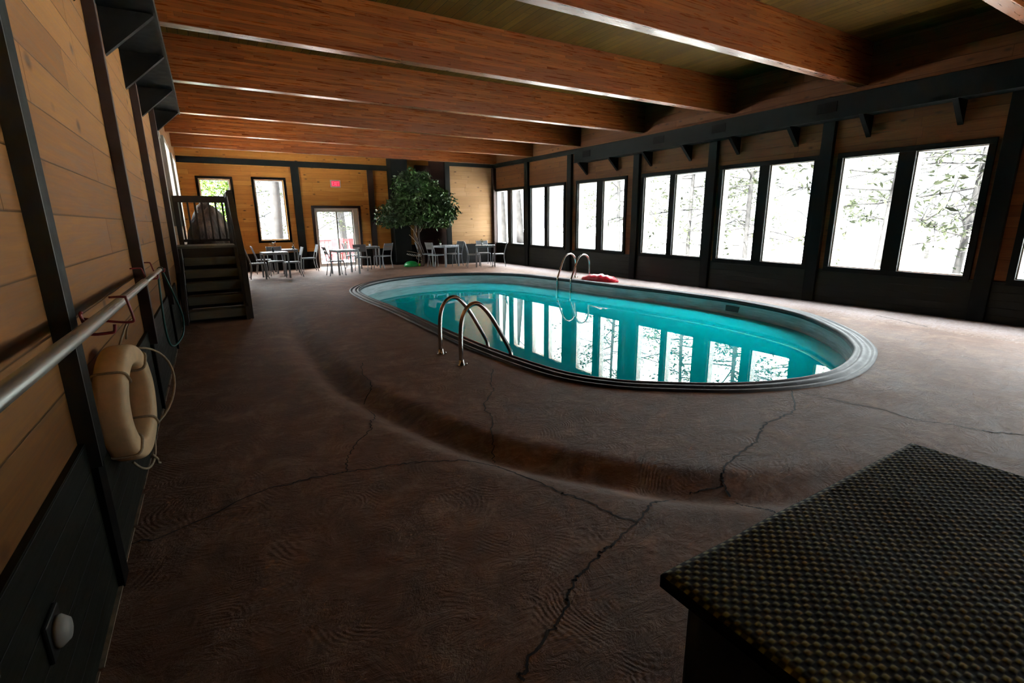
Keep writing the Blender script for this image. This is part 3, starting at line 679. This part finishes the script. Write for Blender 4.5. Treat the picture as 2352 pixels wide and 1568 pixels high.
# ---- pole, hooks, ring buoy, hose, light
po=empty('telescopic_pole',(0,0,0)); tag(po,'long grey aluminium pole resting on red hooks along the left wall','pole')
MB().tube([(-.42,-.6,1.185),(-.42,2.2,1.145),(-.42,4.2,1.13)],.0235,16).build('outer_tube',M['alu'],po,True)
MB().tube([(-.42,4.2,1.13),(-.42,5.5,1.118)],.019,14).build('inner_tube',M['alu'],po,True)
MB().tube([(-.42,5.46,1.118),(-.42,5.56,1.118)],.024,14).build('end_cap',M['black'],po,True)
hl=['red coated hook under the pole at the nearest left wall post','square red coated hook that holds the ring buoy rope','red coated hook under the pole just beyond the second left post','small red coated hook near the far end of the pole']
for k,(y,pts) in enumerate(((2.38,[(-.45,.03),(-.452,.035),(-.462,.05),(-.47,.052)]),(2.93,None),(4.72,None),(5.42,None))):
    if k==1: p=[(-.548,y,1.09),(-.43,y,1.062),(-.372,y,1.055),(-.362,y,1.075),(-.375,y,1.165),(-.385,y,1.178),(-.44,y,1.18)]
    else: p=[(-.548,y,1.19),(-.49,y,1.19),(-.475,y,1.18),(-.462,y,1.118),(-.45,y,1.104),(-.40,y,1.104),(-.385,y,1.108),(-.38,y,1.135)]
    if k==0: p=[(a+.045,b,c) if a>-.54 else (-.45,b,c) for a,b,c in p]; p=[(a-.02 if a>-.44 else a,b,c) for a,b,c in p]
    o=MB().tube(smoothpts(p,4),.006,8).build('wall_hook',M['redpaint'],None,True); tag(o,hl[k],'hook','red coated wall hooks')
rb=empty('ring_buoy',(-.455,2.97,.65),0); tag(rb,'worn cream ring buoy hanging by its rope on the left wall','ring buoy')
rb.rotation_euler=(0,0,math.radians(-6))
def torus(R,r1,r2,n=72,m=24):
    vs=[];fs=[]
    for i in range(n):
        a=2*pi*i/n
        for j in range(m):
            b=2*pi*j/m; cx=(abs(cos(b))**.5)*(1 if cos(b)>0 else -1); sx_=(abs(sin(b))**.5)*(1 if sin(b)>0 else -1); rr=R+r1*cx
            vs.append((r2*sx_*(1+.02*noise.noise(V((a*3,b,0)))),rr*cos(a),rr*sin(a)))
    for i in range(n):
        for j in range(m):
            fs.append((i*m+j,((i+1)%n)*m+j,((i+1)%n)*m+(j+1)%m,i*m+(j+1)%m))
    return vs,fs
v_,f_=torus(.236,.052,.062); raw('ring_body',v_,f_,M['ring'],rb,True)
for a in (45,135,225,315):
    a=math.radians(a); b=MB(); pts=[]
    for j in range(19):
        q=2*pi*j/18; rr=.236+.058*(abs(cos(q))**.5)*(1 if cos(q)>0 else -1); pts.append((.067*(abs(sin(q))**.5)*(1 if sin(q)>0 else -1),rr*cos(a),rr*sin(a)))
    b.tube(pts,.006,6,False).build('rope_binding',M['rope'],rb,True)
def arcrope(a0,a1,bulge,name='grab_rope',n=14,dx=.02):
    p=[]
    for i in range(n+1):
        t=i/n;a=math.radians(a0+(a1-a0)*t); r=.318+bulge*sin(pi*t); p.append((.03+dx*sin(pi*t),r*cos(a),r*sin(a)))
    MB().tube(p,.006,8).build(name,M['rope'],rb,True)
arcrope(45,-45,.10,dx=.10);arcrope(-48,-132,.03)
MB().tube(smoothpts([(.03,.06,.31),(.055,.02,.38),(.085,.0,.415),(.06,-.02,.39),(.03,-.06,.305)],4),.005,8).build('hanging_loop',M['rope'],rb,True)
MB().tube(smoothpts([(.05,.03,-.31),(.06,.06,-.35),(.05,.10,-.385),(.055,.12,-.40)],4),.006,8).build('rope_tail',M['rope'],rb,True)
ho=empty('garden_hose',(0,0,0)); tag(ho,'thin green hose looped over the far end of the long pole','hose')
MB().tube(smoothpts([(-.44,5.52,1.09),(-.45,5.5,.9),(-.46,5.5,.6),(-.45,5.55,.42),(-.42,5.75,.36),(-.36,6.0,.42),(-.34,6.02,.6),(-.37,5.8,.85),(-.41,5.56,1.10)],6),.009,8).build('hose_loop',M['hose'],ho,True)
nl=empty('wall_light',(0,0,0)); tag(nl,'small unlit oval bulkhead light on the dark boards low on the left wall','light')
MB().box(XL+.02,XL+.035,1.6,1.72,.33,.45).build('back_plate',M['black'],nl,bevel=.006)
b=MB(); b.lathe([(.045,0),(.045,.012),(.03,.03),(.006,.036)],(0,0,0),20); o=b.build('lens',M['pipe'],nl,True); o.rotation_euler=(0,pi/2,0); o.location=(XL+.034,1.66,.39)
# ---- woven storage box bottom right
bx=empty('storage_box',(0,0,0)); tag(bx,'black storage box with a nubbly woven lid in the bottom right corner','storage box')
MB().box(.80,1.96,-.30,.59,0,.715).build('box_body',M['black'],bx,bevel=.01)
vs=[];fs=[];nx=310;ny=270;X0,X1,Y_0,Y_1=.757,2.0,-.34,.632
for j in range(ny+1):
    for i in range(nx+1):
        x=X0+(X1-X0)*i/nx;y=Y_0+(Y_1-Y_0)*j/ny; ed=min(x-X0,X1-x,y-Y_0,Y_1-y)
        h=max(-.1,cos(pi*x/.0155)*cos(pi*y/.012)); s=min(1,ed/.02)
        vs.append((x,y,.744+.0020*h*s-.006*(1-s)**2+.004*noise.noise(V((x*4,y*4,0)))))
for j in range(ny):
    for i in range(nx): a=j*(nx+1)+i; fs.append((a,a+1,a+nx+2,a+nx+1))
raw('lid',vs,fs,M['lid'],bx,True)
rim=MB();rim.box(X0,X1,Y_1-.015,Y_1,.71,.737);rim.box(X0,X1,Y_0,Y_0+.015,.71,.737);rim.box(X0,X0+.015,Y_0,Y_1,.71,.737);rim.box(X1-.015,X1,Y_0,Y_1,.71,.737);rim.box(X0,X1,Y_0,Y_1,.708,.714);rim.build('lid_rim',M['steel'],bx)
# ---- exit sign
ex=empty('exit_sign',(0,0,0)); tag(ex,'lit red EXIT sign on the far wall above the glass door','sign')
MB().box(3.86,4.20,YF-.075,YF-.005,2.76,3.0).build('sign_housing',M['white'],ex,bevel=.006)
sf=MB().box(3.89,4.17,YF-.079,YF-.075,2.79,2.97).build('sign_face',M['exitglow'],ex)
L=MB(); yl0,yl1=YF-.084,YF-.079; zb,zt=2.815,2.945; s=.014
def bar2(xa,za,xb,zb_): L.bar((xa,(yl0+yl1)/2,za),(xb,(yl0+yl1)/2,zb_),.005,s,up=(0,1,0)) if False else L.hexa([(xa-s/2,yl0,za),(xa+s/2,yl0,za),(xa+s/2,yl1,za),(xa-s/2,yl1,za),(xb-s/2,yl0,zb_),(xb+s/2,yl0,zb_),(xb+s/2,yl1,zb_),(xb-s/2,yl1,zb_)])
bar2(3.915,zb,3.915,zt)
for z in (zb,(zb+zt)/2-s/2,zt-s): L.box(3.915,3.965,yl0,yl1,z,z+s)
bar2(3.985,zb,4.035,zt);bar2(4.035,zb,3.985,zt);bar2(4.065,zb,4.065,zt);bar2(4.12,zb,4.12,zt);L.box(4.09,4.15,yl0,yl1,zt-s,zt)
L.build('sign_letters',M['exitlet'],sf)
# ------------------------------------------------------------------ outdoors
vs=[(-60,-60,-.45),(90,-60,-.45),(90,110,-.45),(-60,110,-.45)]
mb=MB(); mb.box(XR+T,120,-60,120,-.6,-.4); mb.box(-60,XR+T,YF+.36,120,-.6,-.4); mb.box(-60,XL-T,-60,YF+.36,-.6,-.4); struct(mb.build('ground',M['grnd']))
def tree(x,y,h,r,seed,label,lean=(0,0),br=26,br0=.15,leaves=1500,bl=1.0,kind='pine_tree',mat='barkout',lm='needle'):
    rnd=random.Random(seed); e=empty(kind,(x,y,-.42)); tag(e,label,'tree','trees outside the windows')
    P=[V((lean[0]*t+.12*sin(t*5+seed),lean[1]*t+.12*cos(t*4+seed),h*t)) for t in [i/10 for i in range(11)]]
    MB().tube(P,[r*(1-.75*i/10) for i in range(11)],9).build('trunk',M[mat],e,True)
    b=MB();tips=[]
    for k in range(br):
        t=br0+(1-br0)*rnd.random()*.95; i=int(t*10);p=P[i].lerp(P[min(10,i+1)],t*10-i); a=rnd.uniform(0,2*pi); ln=bl*(.5+.9*(1-t))*h*.28*rnd.uniform(.6,1.1)
        d=V((cos(a),sin(a),rnd.uniform(-.15,.35))); q=p; pts=[p]
        for s_ in range(5):
            d=(d+V((rnd.gauss(0,.16),rnd.gauss(0,.16),rnd.gauss(-.02,.14)))).normalized(); q=q+d*ln/5; pts.append(q)
            if s_>=1:
                for _ in range(2):
                    dd=(d+V((rnd.gauss(0,.7),rnd.gauss(0,.7),rnd.gauss(0,.4)))).normalized(); q2=q+dd*ln*rnd.uniform(.12,.3); q3=q2+(dd+V((0,0,-.2)))*ln*.1
                    b.tube([q,q2,q3],[.011,.007,.004],4,False); tips+= [q2,q3]
        b.tube(pts,[.026*(1-i_/7) for i_ in range(6)],5,False); tips+=pts[2:]
    b.build('branches',M[mat],e,True)
    if leaves and tips:
        vs=[];fs=[]
        for _ in range(leaves):
            c=tips[rnd.randrange(len(tips))]+V((rnd.gauss(0,.10),rnd.gauss(0,.10),rnd.gauss(0,.07)))
            d=V((rnd.gauss(0,1),rnd.gauss(0,1),rnd.gauss(0,.6))).normalized(); s_=d.cross(V((rnd.gauss(0,1),rnd.gauss(0,1),1))).normalized()
            L_=rnd.uniform(.10,.24); a=len(vs); vs+=[tuple(c-d*L_*.5),tuple(c+s_*L_*.18),tuple(c+d*L_*.5),tuple(c-s_*L_*.18)]; fs.append((a,a+1,a+2,a+3))
        raw('foliage',vs,fs,M[lm],e)
    return e
tree(12.1,20.9,13,.20,1,'thick trunk outside the left pane of the farthest window in the row',(-.9,-.3),12,.35,500)
tree(12.1,19.4,12,.19,2,'thick trunk outside the right pane of the farthest window in the row',(-.4,.2),14,.3,500)
tree(16,17.1,11,.09,3,'tree outside behind the post between the second and third windows from the far corner',(0,0),34,.1,2600)
tree(15,12.3,10,.08,4,'tree outside behind the post left of the fourth window from the far corner',(.2,-.2),40,.1,2600)
tree(14.3,9.4,10,.08,5,'wide branching tree outside between the fourth and fifth windows from the far corner',(0,.2),48,.12,3200,1.15)
tree(14.6,5.9,9,.08,6,'dense branching tree outside the fifth window from the far corner',(.1,0),46,.12,3200,1.1)
tree(14.2,4.25,11,.08,7,'tree outside behind the mullion of the sixth window from the far corner',(0,0),40,.12,2400)
tree(13.5,1.4,10,.08,8,'tree outside the rightmost window cut by the right edge of the view',(0,0),36,.1,2400)
for k_,(x_,y_) in enumerate(((24,27),(26,20),(27,14.5),(29,10),(30,6),(27,2),(25,-3))):
    tree(x_,y_,12,.09,20+k_,'distant tree far outside the window row, %s of the background line from the left'%ORD[k_],(0,0),40,.12,3000,1.1)
tree(2.55,24.0,12,.26,31,'thick trunk outside the right far window',(.1,0),14,.35,700)
tree(.9,27,12,.2,32,'tree standing far outside between the two tall far windows',(.1,0),34,.1,3000)
tree(4.1,28,12,.2,33,'tree far beyond the sliding glass door, behind the deck railing',(.1,0),40,.1,3500)
tree(6.0,27,12,.2,34,'tree far beyond the deck to the right of the glass door view',(.1,0),40,.1,3000)
# patio beyond the glass door
struct(MB().box(.5,8.5,YF+T,23.5,-.4,-.06).build('terrace',M['deck']))
pr2=empty('deck_railing',(0,0,0)); tag(pr2,'pale red painted deck railing beyond the sliding glass door','railing')
MB().box(2.6,7.4,22.6,22.68,.78,.86).build('top_rail',M['redout'],pr2)
bb=MB()
for i in range(30): bb.box(2.62+i*.16,2.66+i*.16,22.62,22.66,-.06,.78)
bb.build('balusters',M['redout'],pr2)
def outchair(x,y,rz,label):
    e=empty('deck_chair',(x,y,-.06),rz); tag(e,label,'chair','red chairs on the deck')
    MB().box(-.25,.25,-.25,.25,.38,.43).build('seat',M['redout'],e,bevel=.01)
    MB().hexa([(-.25,-.27,.43),(.25,-.27,.43),(.25,-.23,.43),(-.25,-.23,.43),(-.25,-.42,1.0),(.25,-.42,1.0),(.25,-.38,1.0),(-.25,-.38,1.0)]).build('backrest',M['redout'],e)
    for sx in (-.23,.19):
        for sy in (-.24,.2): MB().box(sx,sx+.04,sy,sy+.04,0,.38).build('leg',M['redout'],e)
outchair(4.3,21.0,2.6,'faded red chair on the deck, left of the two seen through the glass door')
outchair(5.2,20.6,3.5,'faded red chair on the deck, right of the two seen through the glass door')
# leafy shrub outside the first far window
sh=empty('leafy_shrub',(0,0,0)); tag(sh,'bright green leafy shrub outside the left far window','shrub')
MB().tube([(.4,22.2,-.4),(.45,22.2,1.2),(.5,22.2,2.6)],.04,8).build('stem',M['barkout'],sh,True)
leafcloud('foliage',[(.5,22.2,2.4,1.0,.8,1.1),(.1,22.4,1.2,.9,.8,.9),(1.1,22.2,1.3,.5,.6,.8)],4200,.13,M['leafb'],sh,9)
# ------------------------------------------------------------------ light
w=bpy.data.worlds.new('overcast_sky'); bpy.context.scene.world=w; w.use_nodes=True; nt=w.node_tree
bg=nt.nodes['Background']; tc=nt.nodes.new('ShaderNodeTexCoord'); sx=nt.nodes.new('ShaderNodeSeparateXYZ'); rp=nt.nodes.new('ShaderNodeValToRGB')
nt.links.new(tc.outputs['Generated'],sx.inputs[0]); nt.links.new(sx.outputs[2],rp.inputs[0]); nt.links.new(rp.outputs[0],bg.inputs[0])
rp.color_ramp.elements[0].position=.10; rp.color_ramp.elements[0].color=(.052,.055,.058,1); rp.color_ramp.elements[1].position=.55; rp.color_ramp.elements[1].color=(.90,.955,1,1)
bg.inputs[1].default_value=48.0
sl=bpy.data.lights.new('sun','SUN'); sl.energy=560; sl.angle=.06; sl.color=(1,.95,.86); so=bpy.data.objects.new('sun',sl); C.objects.link(so); so.rotation_euler=V((.62,.30,-1)).to_track_quat('-Z','Y').to_euler()
def portal(loc,rot,sx_,sy_):
    l=bpy.data.lights.new('daylight_portal','AREA'); l.shape='RECTANGLE'; l.size=sx_; l.size_y=sy_; l.cycles.is_portal=True
    o=bpy.data.objects.new('daylight_portal',l); C.objects.link(o); o.location=loc; o.rotation_euler=rot
if True:
    for (a,b,c,d) in wins: portal((XR+T+.02,(a+d)/2,1.6),(0,math.radians(90),0),2.1,a-d)
    for a_,b_ in LW: portal((XL-T-.02,(a_+b_)/2,2.32),(0,math.radians(-90),0),1.5,b_-a_)
    portal((.37,YF+T+.02,1.85),(math.radians(-90),0,0),.9,2.3);portal((1.92,YF+T+.02,1.97),(math.radians(-90),0,0),.9,2.0);portal((3.99,YF+T+.02,1.02),(math.radians(-90),0,0),1.5,2.05)
# ------------------------------------------------------------------ camera
F=1125.476; yaw,pit,rol=.541625782,.238524307,.01179
f_=V((sin(yaw)*cos(pit),cos(yaw)*cos(pit),-sin(pit))); rt=f_.cross(V((0,0,1))).normalized(); dn=f_.cross(rt)
r2=rt*cos(rol)+dn*sin(rol); d2=-rt*sin(rol)+dn*cos(rol)
cam=bpy.data.cameras.new('camera'); co=bpy.data.objects.new('camera',cam); C.objects.link(co)
mt=Matrix((( r2.x,-d2.x,-f_.x,0),(r2.y,-d2.y,-f_.y,0),(r2.z,-d2.z,-f_.z,1.5),(0,0,0,1))); co.matrix_world=mt
cam.sensor_width=36; cam.lens=36*F/2352; cam.clip_start=.02; cam.clip_end=400
sc=bpy.context.scene; sc.camera=co
sc.view_settings.view_transform='Standard'; sc.view_settings.look='None'; sc.view_settings.gamma=1; sc.view_settings.exposure=0.38; sc.view_settings.use_curve_mapping=False
sc.cycles.max_bounces=8; sc.cycles.diffuse_bounces=5; sc.cycles.transparent_max_bounces=12; sc.cycles.caustics_reflective=False; sc.cycles.sample_clamp_indirect=8
